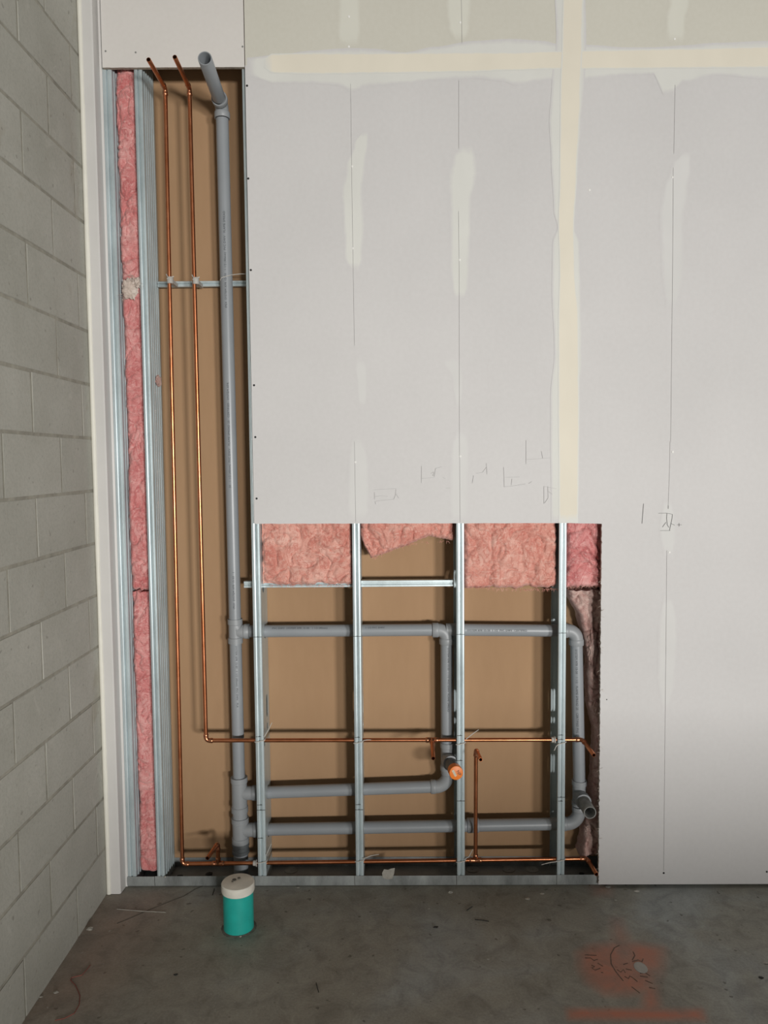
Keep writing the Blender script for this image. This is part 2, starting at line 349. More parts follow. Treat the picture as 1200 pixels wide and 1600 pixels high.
def rough_edge(a, b, n, amp, seed):
    a, b = Vector(a), Vector(b); t = (b-a).normalized(); nn = Vector((-t.y, t.x))
    return [a+(b-a)*(i/n)+nn*amp*noise.noise(Vector((i*.61, seed, 0)))*(0 if i in (0,) else 1) for i in range(n)]
def panel(poly, m, label=None, y0=0.0, th=.0155):
    mb = MB(); mb.extrude([tuple(p) for p in poly], lambda x, z: (x, y0, z), lambda x, z: (x, y0+th, z))
    me = mb.mesh('drywall_panel'); me.materials.append(M[m]); me.materials.append(M['gypsum_edge'])
    for p in me.polygons:
        if abs(p.normal.y) < .5: p.material_index = 1
    o = link('drywall_panel', me, None, wb, smooth=False)
    if label: o['label'] = label
    return o
SEAM = .6855; ZS = 3.2165; XP = -.541; CX = .8185; CZ = 1.474
P1 = panel(rough_edge((-1.081, 3.2155), (XP-.002, 3.2105), 30, .0012, 1)+[(XP-.002, 3.2105), (XP-.002, TOP), (-1.081, TOP)], 'paper_corner')
P2 = panel([(XP+.001, ZS), (SEAM, ZS), (SEAM, TOP), (XP+.001, TOP)], 'paper_upper')
P3 = panel([(SEAM, ZS), (SEAM+1.2192, ZS), (SEAM+1.2192, TOP), (SEAM, TOP)], 'paper_upper')
P4 = panel(rough_edge((XP, CZ+.007), (SEAM, CZ), 50, .0016, 2)+[(SEAM, CZ), (SEAM, ZS), (XP, ZS)], 'paper')
P5 = panel([(SEAM, CZ)]+rough_edge((SEAM, CZ), (CX, CZ-.004), 8, .0016, 3)[1:]+rough_edge((CX, CZ-.004), (CX+.001, .012), 180, .004, 4)+[(CX+.001, .012), (SEAM+1.2192, .012), (SEAM+1.2192, ZS), (SEAM, ZS)], 'paper')
P6 = panel([(SEAM+1.2192, .012), (3.12, .012), (3.12, ZS), (SEAM+1.2192, ZS)], 'paper')
P7 = panel([(SEAM+1.2192, ZS), (3.12, ZS), (3.12, TOP), (SEAM+1.2192, TOP)], 'paper_upper')

# joint compound and tape: thin feathered coats
def coat(name, rows, m, lift, vertical=True, feather=.4, parent=wb, label=None):
    # rows: (pixel along, edge a, edge b), measured on the face of the boards; resampled smoothly
    R = []
    for i in range(len(rows)-1):
        (t0, a0, b0), (t1, a1, b1) = rows[i], rows[i+1]; n = max(2, int(abs(t1-t0)/6))
        for k in range(n):
            s = k/n; s2 = s*s*(3-2*s); R.append((t0+(t1-t0)*s, a0+(a1-a0)*s2, b0+(b1-b0)*s2))
    R.append(rows[-1]); fr = [0, .12, .25, .5, .75, .88, 1]; vs = []; mu = []
    last = len(R)-1
    for i, (t, a, b_) in enumerate(R):
        e = min(1, min(i, last-i)/3)
        for f in fr:
            q = a+(b_-a)*f; P = at(q, t, 0) if vertical else at(t, q, 0)
            vs.append((P.x, -lift, P.z)); mu.append(min(1, min(f, 1-f)/(feather*.5))*e)
    n = len(fr); fs = [(i*n+j, i*n+j+1, (i+1)*n+j+1, (i+1)*n+j) for i in range(last) for j in range(n-1)]
    me = bpy.data.meshes.new(name); me.from_pydata(vs, [], fs)
    bm = bmesh.new(); bm.from_mesh(me); bmesh.ops.recalc_face_normals(bm, faces=bm.faces)
    if sum(f.normal.y for f in bm.faces) > 0: bmesh.ops.reverse_faces(bm, faces=bm.faces)
    bm.to_mesh(me); bm.free()
    av = me.attributes.new('mud', 'FLOAT', 'POINT')
    for i, x in enumerate(mu): av.data[i].value = x
    o = link(name, me, M[m], parent); 
    if label: o['label'] = label
    return o
coat('joint_compound', [(386, 90, 120), (432, 86, 131), (490, 79, 131), (530, 76, 134), (548, 75, 144), (580, 76, 135), (632, 82, 131), (680, 73, 126), (740, 64, 123), (790, 61, 128), (803, 61, 134), (850, 64, 128), (872, 69, 122), (915, 70, 124), (980, 74, 118), (1022, 74, 116), (1036, 73, 148), (1052, 72, 146), (1066, 71, 130), (1120, 67, 118), (1200, 64, 124), (1260, 66, 120)], 'mud', .0006, False, .3)
coat('joint_compound', [(-30, 866, 914), (60, 869, 916), (130, 862, 914), (190, 858, 909), (250, 861, 905), (330, 865, 900), (355, 871, 898), (380, 863, 906), (450, 862, 908), (550, 866, 910), (620, 860, 907), (700, 860, 905), (760, 861, 904), (816, 861, 903)], 'mud', .0009, True, .25)
coat('joint_tape', [(412, 93, 105), (424, 84, 115), (490, 83, 116), (600, 83, 115), (720, 82, 113), (800, 82, 110), (870, 80, 108), (960, 78, 108), (1060, 76, 107), (1200, 73, 106), (1260, 72, 106)], 'tape', .0013, False, .18)
coat('joint_tape', [(-30, 880, 912), (60, 878, 910), (150, 875, 907), (280, 874, 901), (350, 872, 897), (420, 874, 898), (500, 872, 904), (650, 872, 905), (750, 873, 904), (817, 873, 903)], 'tape', .0016, True, .18)
for rows, mm in (([(-30, 530, 562), (10, 527, 565), (50, 525, 566), (76, 530, 563)], 'mud_upper'), ([(-30, 698, 738), (20, 695, 738), (45, 699, 736), (66, 708, 730)], 'mud_upper'),
                 ([(-30, 1042, 1084), (10, 1044, 1080), (25, 1039, 1072), (68, 1040, 1073)], 'mud_upper'),
                 ([(200, 568, 577), (225, 552, 576), (260, 540, 572), (300, 533, 568), (360, 536, 570), (405, 538, 568), (425, 546, 562)], 'mud'),
                 ([(225, 718, 742), (240, 708, 745), (270, 700, 748), (290, 699, 745), (310, 702, 738), (420, 703, 735), (470, 708, 730)], 'mud'),
                 ([(232, 1070, 1082), (260, 1048, 1081), (300, 1034, 1077), (340, 1030, 1070), (420, 1033, 1070), (480, 1040, 1060)], 'mud_faint'),
                 ([(553, 554, 564), (570, 554, 574), (600, 558, 574), (640, 560, 572)], 'mud_faint'), ([(556, 690, 716), (566, 692, 722), (590, 706, 724), (640, 712, 722)], 'mud_faint'),
                 ([(680, 550, 566), (720, 544, 576), (760, 542, 578), (816, 543, 578)], 'mud_faint'), ([(672, 712, 730), (700, 704, 734), (750, 702, 734), (816, 702, 733)], 'mud_faint'),
                 ([(930, 1036, 1052), (980, 1028, 1060), (1060, 1027, 1056), (1110, 1034, 1046)], 'mud_faint'), ([(780, 1036, 1052), (830, 1030, 1058), (870, 1036, 1054)], 'mud_faint')):
    coat('compound_patch', rows, mm, .0003, True, .5)
# pencil lines and layout sketches on the boards
def face(u, v, t): return Vector((u, -.0019-t, v))
def pencil(pts, wd, m='pencil', y=0):
    P = []
    for a, b_ in zip(pts, pts[1:]):
        P += [Vector(a).lerp(Vector(b_), k/4) for k in range(4)]
    P.append(Vector(pts[-1])); W = [at(p.x, p.y, 0) for p in P]
    part('pencil_mark', strip([(p.x, p.z) for p in W], wd, face, .0002), m, wb, smooth=False)
for l in ([(548, 131), (550, 290), (552, 416), (554, 540)], [(717, 126), (717, 232)], [(716.5, 330), (717.5, 416), (718, 690)], [(1054.8, 133), (1053, 240)], [(1052, 262), (1051, 416), (1048, 690)], [(1047, 690), (1046, 740), (1044, 790)], [(721, 0), (722, 68)], [(1042, 860), (1037, 1360)], [(554, 690), (556, 816)], [(718, 690), (719, 816)]):
    pencil(l, .0009, 'pencil_faint')
SK = [(560, 720, 7.5, [[(175, 340), (440, 325), (435, 400), (415, 450), (290, 462), (195, 475), (205, 510)], [(190, 365), (190, 450)], [(195, 420), (260, 410), (345, 415)], [(440, 390), (475, 440)],
       [(740, 60), (738, 260)], [(745, 207), (890, 197)], [(850, 150), (880, 130), (885, 150), (870, 170), (890, 185), (905, 90), (975, 70)], [(990, 195), (1020, 210)], [(1020, 318), (1080, 318)]]),
      (640, 680, 5, [[(500, 315), (490, 375)], [(520, 298), (570, 290), (600, 250)], [(600, 220), (605, 305)], [(735, 250), (740, 405)], [(740, 402), (800, 398), (905, 380)], [(930, 378), (955, 362)], [(800, 340), (795, 390)], [(745, 330), (860, 325)],
       [(910, 40), (910, 225)], [(915, 190), (1095, 178)], [(1030, 125), (1040, 180)], [(1050, 400), (1050, 535)], [(1080, 400), (1082, 490), (1055, 530)], [(1050, 400), (1145, 418)], [(1085, 440), (1115, 462)]]),
      (990, 680, 10, [[(385, 1220), (520, 1218), (605, 1235), (600, 1300), (570, 1440), (560, 1490)], [(520, 1218), (515, 1300), (525, 1400), (550, 1440)], [(415, 1490), (570, 1490)], [(505, 1360), (450, 1435)], [(580, 1380), (640, 1405)], [(680, 1400), (750, 1400)], [(710, 1375), (710, 1425)], [(155, 1070), (130, 1380)], [(540, 1100), (540, 1150)]])]
for ox, oy, s, ls in SK:
    for l in ls: pencil([(ox+x/s, oy+y/s) for x, y in l], .0014 if s == 10 else .0011, 'pencil' if s == 10 else 'pencil_faint')
def dot(name, px, py, r, m, par, proud=.0008):
    P = at(px, py, 0); mb = MB(); mb.lathe((P.x, .004, P.z), (0, -1, 0), [(0, r*.4), (.002, r), (.004+proud, r), (.004+proud*1.6, r*.55)], 12); return part(name, mb, m, par)
for px, py in [(386, 134), (388, 279), (392, 422), (397, 602), (399, 683), (401, 779)]: dot('screw', px, py, .0042, 'screw_black', P4)
for px, py in [(1037, 1364), (1198, 1362), (948, 1093)]: dot('screw', px, py, .0040 if py > 1300 else .0022, 'screw_black', P5)
for px, py in [(165, 80), (212, 82), (379, 73)]: dot('screw', px, py, .0036, 'screw_grey', P1)
for px, py, par in [(545, 26, P2), (545, 73, P2), (719, 35, P2), (1054, 61, P3), (550, 260, P4), (551, 388, P4), (718, 406, P4), (555, 722, P4), (719, 713, P4), (921, 297, P5), (1051, 706, P5), (1046, 863, P5), (1051, 277, P5)]: dot('screw_filler', px, py, .0042, 'filler', par, .0013)
# torn paper fibres along the sawn edge
mb = MB()
for i in range(70):
    z = random.uniform(.05, 1.46); L = random.uniform(.004, .014); a = random.uniform(-.7, .7); s = random.choice((-1, 1, -1)); x = CX+.001
    y = random.uniform(-.002, .003)
    mb.tube([(x, y, z), (x+s*L*.5, y-.001, z+L*a*.4), (x+s*L, y-.002, z+L*a)], [.0007, .0006, .0003], 4)
tf = part('torn_paper', mb, 'gypsum_edge', P5); tf['kind'] = 'stuff'

# ================================================================== STEEL FRAMING
def offset_profile(pl, th):
    P = [Vector(p) for p in pl]; Q = []
    for i, p in enumerate(P):
        t = (P[min(i+1, len(P)-1)]-P[max(i-1, 0)]).normalized(); Q.append(p+Vector((-t.y, t.x))*th)
    return [tuple(p) for p in P]+[tuple(p) for p in reversed(Q)]
def prof_z(pl, th, z0, z1):
    mb = MB(); return mb.extrude(offset_profile(pl, th), lambda x, y: (x, y, z0), lambda x, y: (x, y, z1))
STUDZ = .0065
def stud(xl, xr, label, holes, ribs=False, z1=TOP, grp='upright steel studs of the open partition'):
    t = thing('steel_stud', ((xl+xr)/2, (SF+SB)/2, STUDZ), label, 'stud', grp); m_ = (xl+xr)/2; y = SF
    part('front_flange', prof_z([(xl, y+.009), (xl, y+.0025), (xl+.0018, y+.0006), (m_-.0075, y-.0004), (m_-.0035, y+.0006), (m_-.0013, y+.0060), (m_+.0008, y+.0060), (m_+.0028, y+.0006), (m_+.0062, y+.0002), (m_+.0078, y+.0018), (m_+.0092, y+.0002), (xr-.0025, y+.0008), (xr, y+.003), (xr, y+.006)], .0010, STUDZ, z1), 'galv', t, ang=20)
    y = SB
    part('rear_flange', prof_z([(xl, y-.012), (xl, y-.0025), (xl+.002, y), (xr-.002, y), (xr, y-.003), (xr, y-.006)], -.0010, STUDZ, z1), 'galv', t, ang=20)
    if ribs:
        pl = [(xr, SF+.006)]
        for c in (.042, .066, .092, .118, .142): pl += [(xr, c-.006), (xr+.0032, c-.003), (xr+.0032, c+.003), (xr, c+.006)]
        pl.append((xr, SB-.006)); part('web', prof_z(pl, .0010, STUDZ, z1), 'galv', t, ang=20)
    else:
        plate('web', [(SF+.006, STUDZ), (SB-.006, STUDZ), (SB-.006, z1), (SF+.006, z1)], holes, lambda a, b_, c: Vector((xr-.0005+c, a, b_)), .001, 'galv', t)
    return t
CY, VY = .036, .097                            # depth of copper and of drain runs
def zrun(px, py, Y): return at(px, py, Y).z
S = {}
sx = {1: (-.5565, -.5225), 2: (-.1585, -.1265), 3: (.252, .2835), 4: (.656, .6865)}
lab = {1: 'galvanised steel stud at the left edge of the low opening, beside the tall drain pipe', 2: 'galvanised steel stud in the low opening, between salmon insulation and the torn remnant',
       3: 'galvanised steel stud just right of the orange capped drain outlet', 4: 'galvanised steel stud nearest the right edge of the low opening'}
UP_Z, R1, R2, C1Z, C2Z = 1.033, (.357, .378), (.197, .219), (.075, .101), (.590, .584)
for k, (xl, xr) in sx.items():
    f = (xr+.6)/1.3; z1 = R1[0]+(xr+.611)/.70*.021; z2 = R2[0]+(xr+.614)/1.256*.022
    H = [circ(VY, UP_Z, .029), circ(VY, z2, .029), circ(CY, C1Z[0]+(C1Z[1]-C1Z[0])*f, .013, 14), circ(CY, .588, .013, 14), capsule(.11, .72, .017, .095), circ(.11, .635, .014, 14), capsule(.092, 1.80, .019, .1), capsule(.092, 2.45, .019, .1), capsule(.075, 1.231, .024, .07)]
    if k < 3: H.append(circ(VY, z1, .029))
    else: H.append(capsule(.11, .45, .017, .08))
    S[k] = stud(xl, xr, lab[k], H)
S[0] = stud(-.968, -.937, 'tall galvanised steel stud right of the narrow pink insulation strip', None, True)
S[9] = stud(-1.0885, -1.0530, 'galvanised steel stud against the pale corner trim, left of pink insulation', None, True)
for k, ys_ in {1: (994, 1150, 1257, 1265, 1309), 2: (994, 1152, 1257, 1265), 3: (992, 1150, 1189, 1252), 4: (991, 1150, 1157, 1247, 1253)}.items():
    for i, py in enumerate(ys_):
        xl, xr = sx[k]; z = at(600, py, SF).z; a, b_ = ((xl, xr) if i in (0, 3) else (xl+.002, (xl+xr)/2+.006)); part('marker_line', MB().box((a, SF-.0009, z-.0009), (b_, SF+.001, z+.0009)), 'marker', S[k], smooth=False)
# bottom track, cut at the studs
t = thing('bottom_track', (-.13, .09, 0), 'grey galvanised floor track running under all the studs', 'track')
cuts = [-1.093, -.978, -.570, -.164, .2495, .6545, 1.6]
for a, b_ in zip(cuts, cuts[1:]):
    part('front_flange', MB().extrude(offset_profile([(SF-.0018, .044+random.uniform(-.001, .001)), (SF-.0022, .025), (SF-.0016, .004), (SF+.004, .0015)], .001), lambda y, z: (a+.001, y, z), lambda y, z: (b_-.001, y, z)), 'galv_dull', t, ang=25)
part('web', MB().box((-1.093, SF+.003, .001), (1.6, SB-.001, .0025)), 'galv_dark', t)
part('rear_flange', MB().box((-1.093, SB-.0008, .0015), (1.6, SB+.0006, .042)), 'galv_dark', t)
tp = MB().lathe(at(258, 1370, SF-.003), (0, -1, 0), [(0, .004), (.002, .0042), (.004, .002)], 10); part('screw', tp, 'scrap', t)
# horizontal bridging channels
def channel(name, x0, x1, yc, zc, hz, dy, label, lip=.004):
    f_ = yc-dy/2; pl = [(yc+dy/2, zc+hz/2), (f_+.001, zc+hz/2), (f_, zc+hz/2-.001), (f_, zc+hz*.12), (f_+.005, zc+hz*.04), (f_+.005, zc-hz*.10), (f_, zc-hz*.18), (f_, zc-hz/2+.001), (f_+.001, zc-hz/2), (yc+dy/2, zc-hz/2)]
    mb = MB(); mb.extrude(offset_profile(pl, .0012), lambda y, z: (x0, y, z), lambda y, z: (x1, y, z)); return tag(part(name, mb, 'galv', ang=20), label, 'channel')
channel('bridging_channel', -.598, .246, .075, 1.231, .026, .030, 'thin horizontal steel channel passing through studs under the insulation')
channel('bridging_channel', -.9335, -.5575, .137, 2.4375, .022, .018, 'short horizontal steel bar behind the copper risers and tall drain pipe', .003)

# ================================================================== DRAIN PIPEWORK
PR, HR = .0248, .0305
def pipe_len(p0, p1, r=PR): p0, p1 = Vector(p0), Vector(p1); return MB().lathe(p0, p1-p0, [(0, r), ((p1-p0).length, r)])
def hub(mb, p, d, L, r=HR, pr=PR): return mb.lathe(p, d, [(0, r-.003), (.002, r-.0008), (L*.25, r), (L-.002, r), (L, r-.0015), (L, pr+.0004), (L-.008, pr+.0002)])
def elbow_pts(a, c, b_, R, n=10):            # arc rounding the corner c between a and b
    a, c, b_ = map(Vector, (a, c, b_)); u = (a-c).normalized(); v = (b_-c).normalized(); p, q = c+u*R, c+v*R; ctr = c+u*R+v*R
    return [ctr+(p-ctr)*math.cos(i/n*math.pi/2)+(q-ctr)*math.sin(i/n*math.pi/2) for i in range(n+1)], u, v, p, q
def elbow(name, a, c, b_, R, tr, hr, hl, m, parent, n=20):
    P, u, v, p, q = elbow_pts(a, c, b_, R); mb = MB(); mb.tube(P, tr, n)
    hub(mb, p-u*.002, u, hl, hr, tr-.001); hub(mb, q-v*.002, v, hl, hr, tr-.001)
    return part(name, mb, m, parent, ang=40), p+u*hl, q+v*hl
def letter(s, size, org, axis_, updir, nrm, parent, m='print_ink'):
    org, axis_, updir, nrm = Vector(org), Vector(axis_).normalized(), Vector(updir).normalized(), Vector(nrm).normalized()
    me = text_mesh(s, size, lambda x, y: org+axis_*x+updir*(y-size*.35)+nrm*.0006, 'printed_line')
    return link('printed_line', me, M[m], parent, smooth=False)
mt, mm_, ml = at(347, 175, VY), at(369, 970, VY), at(373, 1250, VY)
XT, XB = mt.x, -.6415
drain = thing('drain_pipework', (XB, VY, 0), 'grey plastic drain pipes with tees and outlets running through the open wall', 'drain pipe')
def mx(z): return XB+(XT-XB)*max(0, (z-.2))/2.9
zt = 3.118
elb, e1, e2 = elbow('elbow', (mx(zt), VY, 2), (mx(zt), VY, zt), (mx(zt)+.006, -.3, zt+.003), .030, .0262, .0305, .026, 'drain_fit', drain)
# stack pieces from the top
ztee = UP_Z
p = part('pipe', pipe_len(e1, (mx(ztee+.05), VY, ztee+.05)), 'drain', drain)
fr = lambda x, z: Vector((x, VY-PR, z))
txt = 'IPEX  SYSTEM XFR 15-50   1 1/2 (40mm)  PVC DWV   FLAME SPREAD 25   CERTIFIED   SYSTEM XFR 15-50   1 1/2   DRAIN PIPE   PVC DWV'
ang = -.42
def on_pipe(x, z, a, r=PR): return Vector((x+math.sin(a)*r, VY-math.cos(a)*r, z))
nr = Vector((math.sin(ang), -math.cos(ang), 0)); tn = Vector((math.cos(ang), math.sin(ang), 0))
letter(txt[:62], .0115, on_pipe(mx(2.35), 2.33, .05), (0.0, 0, 1), (-1, 0, 0), (0, -1, 0), p)
letter(txt[20:90], .0115, on_pipe(mx(1.6), 1.62, -.05), (0.0, 0, 1), (-1, 0, 0), (0, -1, 0), p)
letter(txt[:26], .0115, on_pipe(mx(1.25), 1.13, .12), (0.0, 0, 1), (-1, 0, 0), (0, -1, 0), p)
# top outlet, open ended
def outlet(p0, p1, r, m, parent, depth=.12):
    p0, p1 = Vector(p0), Vector(p1); L = (p1-p0).length; mb = MB(); mb.lathe(p0, p1-p0, [(0, r), (L-.001, r), (L, r-.0006), (L, r*.86), (L-.001, r*.84), (L-depth, r*.84)])
    o = part('outlet_pipe', mb, m, parent); part('bore_shade_disc', MB().lathe(Vector(p0), p1-p0, [(L-depth-.004, r*.83), (L-depth+.002, r*.83)]), 'bore_shade', o); return o  # near-black disc inside the pipe stands in for its inner shade
tipY = -.215; tip = at(320, 91, tipY); outlet(e2-Vector((0, .004, 0)), tip, PR, 'drain', drain)
# tees
def tee(zc, zb, up, dn, r, bl, parent, cat='tee', br=PR):
    x = mx(zc); mb = MB(); c = Vector((x, VY, zc))
    mb.lathe((x, VY, zc-dn), (0, 0, 1), [(0, r-.0005), (0, r), (.022, r), (.024, r-.003), (up+dn-.024, r-.003), (up+dn-.022, r), (up+dn, r), (up+dn, PR+.0005), (up+dn-.008, PR+.0003)])
    mb.lathe((x+.01, VY, zb), (1, 0, 0), [(0, br+.0035), (bl-.032, br+.0035), (bl-.030, br+.006), (bl-.012, br+.006), (bl-.010, br+.0045), (bl-.010, br)])
    arc = [(x+.002+.030*(1-math.cos(a)), VY, zb-.004+.030*(1-math.sin(a))) for a in [i*math.pi/16 for i in range(9)]]
    mb.tube([(x+.001, VY, zb+.036)]+[(x+.001+.028*(1-math.cos(a)), VY, zb+.034-.034*math.sin(a)) for a in [i*math.pi/16 for i in range(9)]], br+.0015, 20)
    return part('tee', mb, 'drain_fit', parent, ang=40), (x+.01+bl-.018, VY, zb)
_, b1 = tee(ztee, ztee, .052, .048, .0300, .058, drain)
part('pipe', pipe_len((mx(.98), VY, ztee-.044), (mx(.43), VY, .418)), 'drain', drain)
letter(txt[4:52], .0105, on_pipe(mx(.7), .985, .25), (0, 0, -1), (1, 0, 0), (.25, -1, 0), drain)
_, b2 = tee(.345, R1[0]-.002, .078, .070, .0345, .075, drain)
part('pipe', pipe_len((XB, VY, .28), (XB, VY, .24), .0305), 'drain_fit', drain)
_, b3 = tee(.195, R2[0]+.001, .056, .052, .0355, .078, drain)
part('coupling', MB().lathe((XB, VY, .098), (0, 0, 1), [(0, .033), (.002, .0355), (.014, .036), (.016, .0335), (.032, .0335), (.034, .036), (.046, .0355), (.048, .033)]), 'drain_dark', drain)
part('pipe', pipe_len((XB, VY, .003), (XB, VY, .145), .0300), 'drain', drain)
# upper run
VX2, VX4 = at(698, 1080, VY).x, at(900, 1050, VY).x
ex, ey, ez = b1
p = part('pipe', pipe_len(b1, (VX2-.060, VY, UP_Z+.001)), 'drain', drain)
letter('PVC DWV  SYSTEM XFR 15-50   1 1/2 (40mm)', .0105, (-.49, VY-PR*.80, UP_Z+.0155), (1, 0, 0), (0, .6, .8), (0, -.8, .6), p)
letter('1 1/2 PVC DWV', .0105, (-.112, VY-PR*.80, UP_Z+.0155), (1, 0, 0), (0, .6, .8), (0, -.8, .6), p)
# elbow of the middle branch sits on a short tee so that the run carries on to the right
elbow('elbow', (VX2-.3, VY, UP_Z), (VX2, VY, UP_Z), (VX2, VY, .5), .034, .0272, .0300, .026, 'drain_fit', drain)
mb = MB(); mb.lathe((VX2-.002, VY+.002, UP_Z), (1, 0, 0), [(0, .0268), (.052, .0268), (.052, .0295), (.075, .0295), (.075, PR)]); part('tee_branch', mb, 'drain_fit', drain, ang=40)
p = part('pipe', pipe_len((VX2+.066, VY+.001, UP_Z), (VX4-.060, VY, UP_Z-.006)), 'drain', drain)
letter('SYSTEM XFR 15-50  1 1/2  PVC DWV  CERTIFIED', .0105, (.300, VY-PR*.985, UP_Z+.003), (1, 0, -.01), (0, .17, .98), (0, -.98, .17), p)
elbow('elbow', (VX4-.3, VY, UP_Z-.006), (VX4, VY, UP_Z-.006), (VX4+.006, VY, .5), .036, .0275, .0300, .026, 'drain_fit', drain)
# middle drop with capped outlet
zs = .499
p = part('pipe', pipe_len((VX2, VY, UP_Z-.058), (VX2, VY, zs+.062)), 'drain', drain)
letter('SYSTEM XFR 15-50  1 1/2  PVC DWV  FLAME SPREAD', .0105, on_pipe(VX2+.001, .965, .15), (0, 0, -1), (1, 0, 0), (.15, -1, 0), p)
def front_tee(x, zc, up, dn, r, tipp, parent, fl_=.072):
    mb = MB(); mb.lathe((x, VY, zc-dn), (0, 0, 1), [(0, r-.002), (0, r), (.018, r), (.02, r-.003), (up+dn-.022, r-.003), (up+dn-.02, r), (up+dn, r), (up+dn, PR+.0005), (up+dn-.006, PR)])
    d = (Vector(tipp)-Vector((x, VY, zc))).normalized(); mb.lathe((x, VY, zc), d, [(0, r-.003), (fl_-.03, r-.002), (fl_-.028, r+.001), (fl_, r+.001), (fl_, PR)]); return part('tee', mb, 'drain_fit', parent, ang=40), d
tp2 = at(713, 1208, -.085); _, d2 = front_tee(VX2+.002, zs, .066, .050, .0300, tp2, drain)
st0 = Vector((VX2+.002, VY, zs))+d2*.066; stub = part('outlet_pipe', pipe_len(st0, tp2-d2*.018), 'drain_dark', drain)
capo = part('test_cap', MB().lathe(tp2-d2*.040, d2, [(0, .0250), (.001, .0268), (.036, .0275), (.039, .0268), (.040, .0245)]), 'orange', stub, ang=30)
capo['label'] = 'bright orange round test cap'
fx = Vector((0, 0, 1)).cross(d2).normalized()*-1; fz = d2.cross(fx)*1
if fx.x < 0: fx = -fx
fz = fx.cross(d2); fz = fz if fz.z > 0 else -fz
def capmap(cx, cy, a):
    ux = fx*math.cos(a)+fz*math.sin(a); uy = -fx*math.sin(a)+fz*math.cos(a); return tp2+fx*cx+fz*cy, ux, uy
o_, ux, uy = capmap(.0025, .0085, -1.05)
for s, dy in (('NP', -.003),):
    me = text_mesh(s, .0165, lambda x, y: o_+ux*x+uy*(y+dy)+d2*.0006, 'marker_letters'); link('marker_letters', me, M['marker'], capo, smooth=False)
o_, ux, uy = capmap(-.008, .0, -1.10)
sq = MB(); c_ = [o_+ux*a+uy*b_ for a, b_ in ((-.0135, -.0045), (.0135, -.0045), (.0135, .0045), (-.0135, .0045))]; sq.rings([[p_+d2*.0002 for p_ in c_], [p_+d2*.0007 for p_ in c_]]); stk = part('sticker', sq, 'sticker', capo, smooth=False)
for k in (-.0022, .0, .0022):
    bar = [o_+ux*a+uy*(b_+k) for a, b_ in ((-.010, -.0005), (.010, -.0005), (.010, .0005), (-.010, .0005))]; part('sticker_print', MB().rings([[p_+d2*.0007 for p_ in bar], [p_+d2*.0009 for p_ in bar]]), 'grommet', capo, smooth=False)
zl = R1[0]+.021
elbow('elbow', (VX2+.004, VY, .6), (VX2+.004, VY, zl), (0, VY, zl), .052, .0268, .0290, .022, 'drain_fit', drain)
part('pipe', pipe_len((b2[0]-.01, VY, b2[2]), (VX2+.004-.070, VY, zl)), 'drain', drain)
# right drop with open outlet
zs2 = .343; tp4 = at(922, 1270, -.070); XR = at(905, 1235, VY).x
p = part('pipe', pipe_len((VX4+.001, VY, UP_Z-.066), (XR, VY, zs2+.055)), 'drain', drain)
letter('SYSTEM XFR 15-50   1 1/2   FLAME SPREAD 25   CERTIFIED PVC DWV', .0115, on_pipe(VX4+.002, .955, -.25), (.022, 0, -1), (1, 0, .022), (-.25, -1, 0), p)
_, d4 = front_tee(XR, zs2, .060, .046, .0300, tp4, drain)
outlet(Vector((XR, VY, zs2))+d4*.066, tp4, PR, 'drain_dirty', drain, .10)
zl2 = R2[0]+.021
elbow('elbow', (XR, VY, .6), (XR, VY, zl2), (0, VY, zl2), .054, .0268, .0290, .022, 'drain_fit', drain)
part('pipe', pipe_len((b3[0]-.01, VY, b3[2]), (XR-.072, VY, zl2)), 'drain', drain)
part('coupling', MB().lathe((.30, VY, .2125), (1, 0, .018), [(0, .028), (.002, .030), (.046, .030), (.048, .028)]), 'drain_fit', drain)

# ================================================================== COPPER WATER LINES
CR, CJ = .0080, .0098
def cpipe(a, b_, t): return part('pipe', pipe_len(a, b_, CR), 'copper', t)
def cjoint(mb, p, d, L): return mb.lathe(p, d, [(0, CJ-.0012), (.001, CJ), (L*.55, CJ), (L*.6, CJ+.0007), (L-.003, CJ+.0007), (L, CR+.0003)], 16)
def celbow(a, c, b_, t):
    P, u, v, p, q = elbow_pts(a, c, b_, .014, 8); mb = MB(); mb.tube(P, CJ-.0008, 14); cjoint(mb, p-u*.001, u, .015); cjoint(mb, q-v*.001, v, .015); part('elbow', mb, 'copper_joint', t, ang=40)
def ctee(c, dirs, t):
    mb = MB()
    for d in dirs: cjoint(mb, Vector(c), d, .026)
    part('tee', mb, 'copper_joint', t, ang=40)
def cstub(a, b_, t):
    a, b_ = Vector(a), Vector(b_); L = (b_-a).length; mb = MB(); mb.lathe(a, b_-a, [(0, CR), (L-.0006, CR), (L, CR-.0004), (L, CR*.80), (L-.06, CR*.78)], 18)
    o = part('outlet_pipe', mb, 'copper', t); part('bore_shade_disc', MB().lathe(a, b_-a, [(L-.062, CR*.77), (L-.0585, CR*.77)], 14), 'bore_shade', o)  # black disc painted as the shade deep in the stub
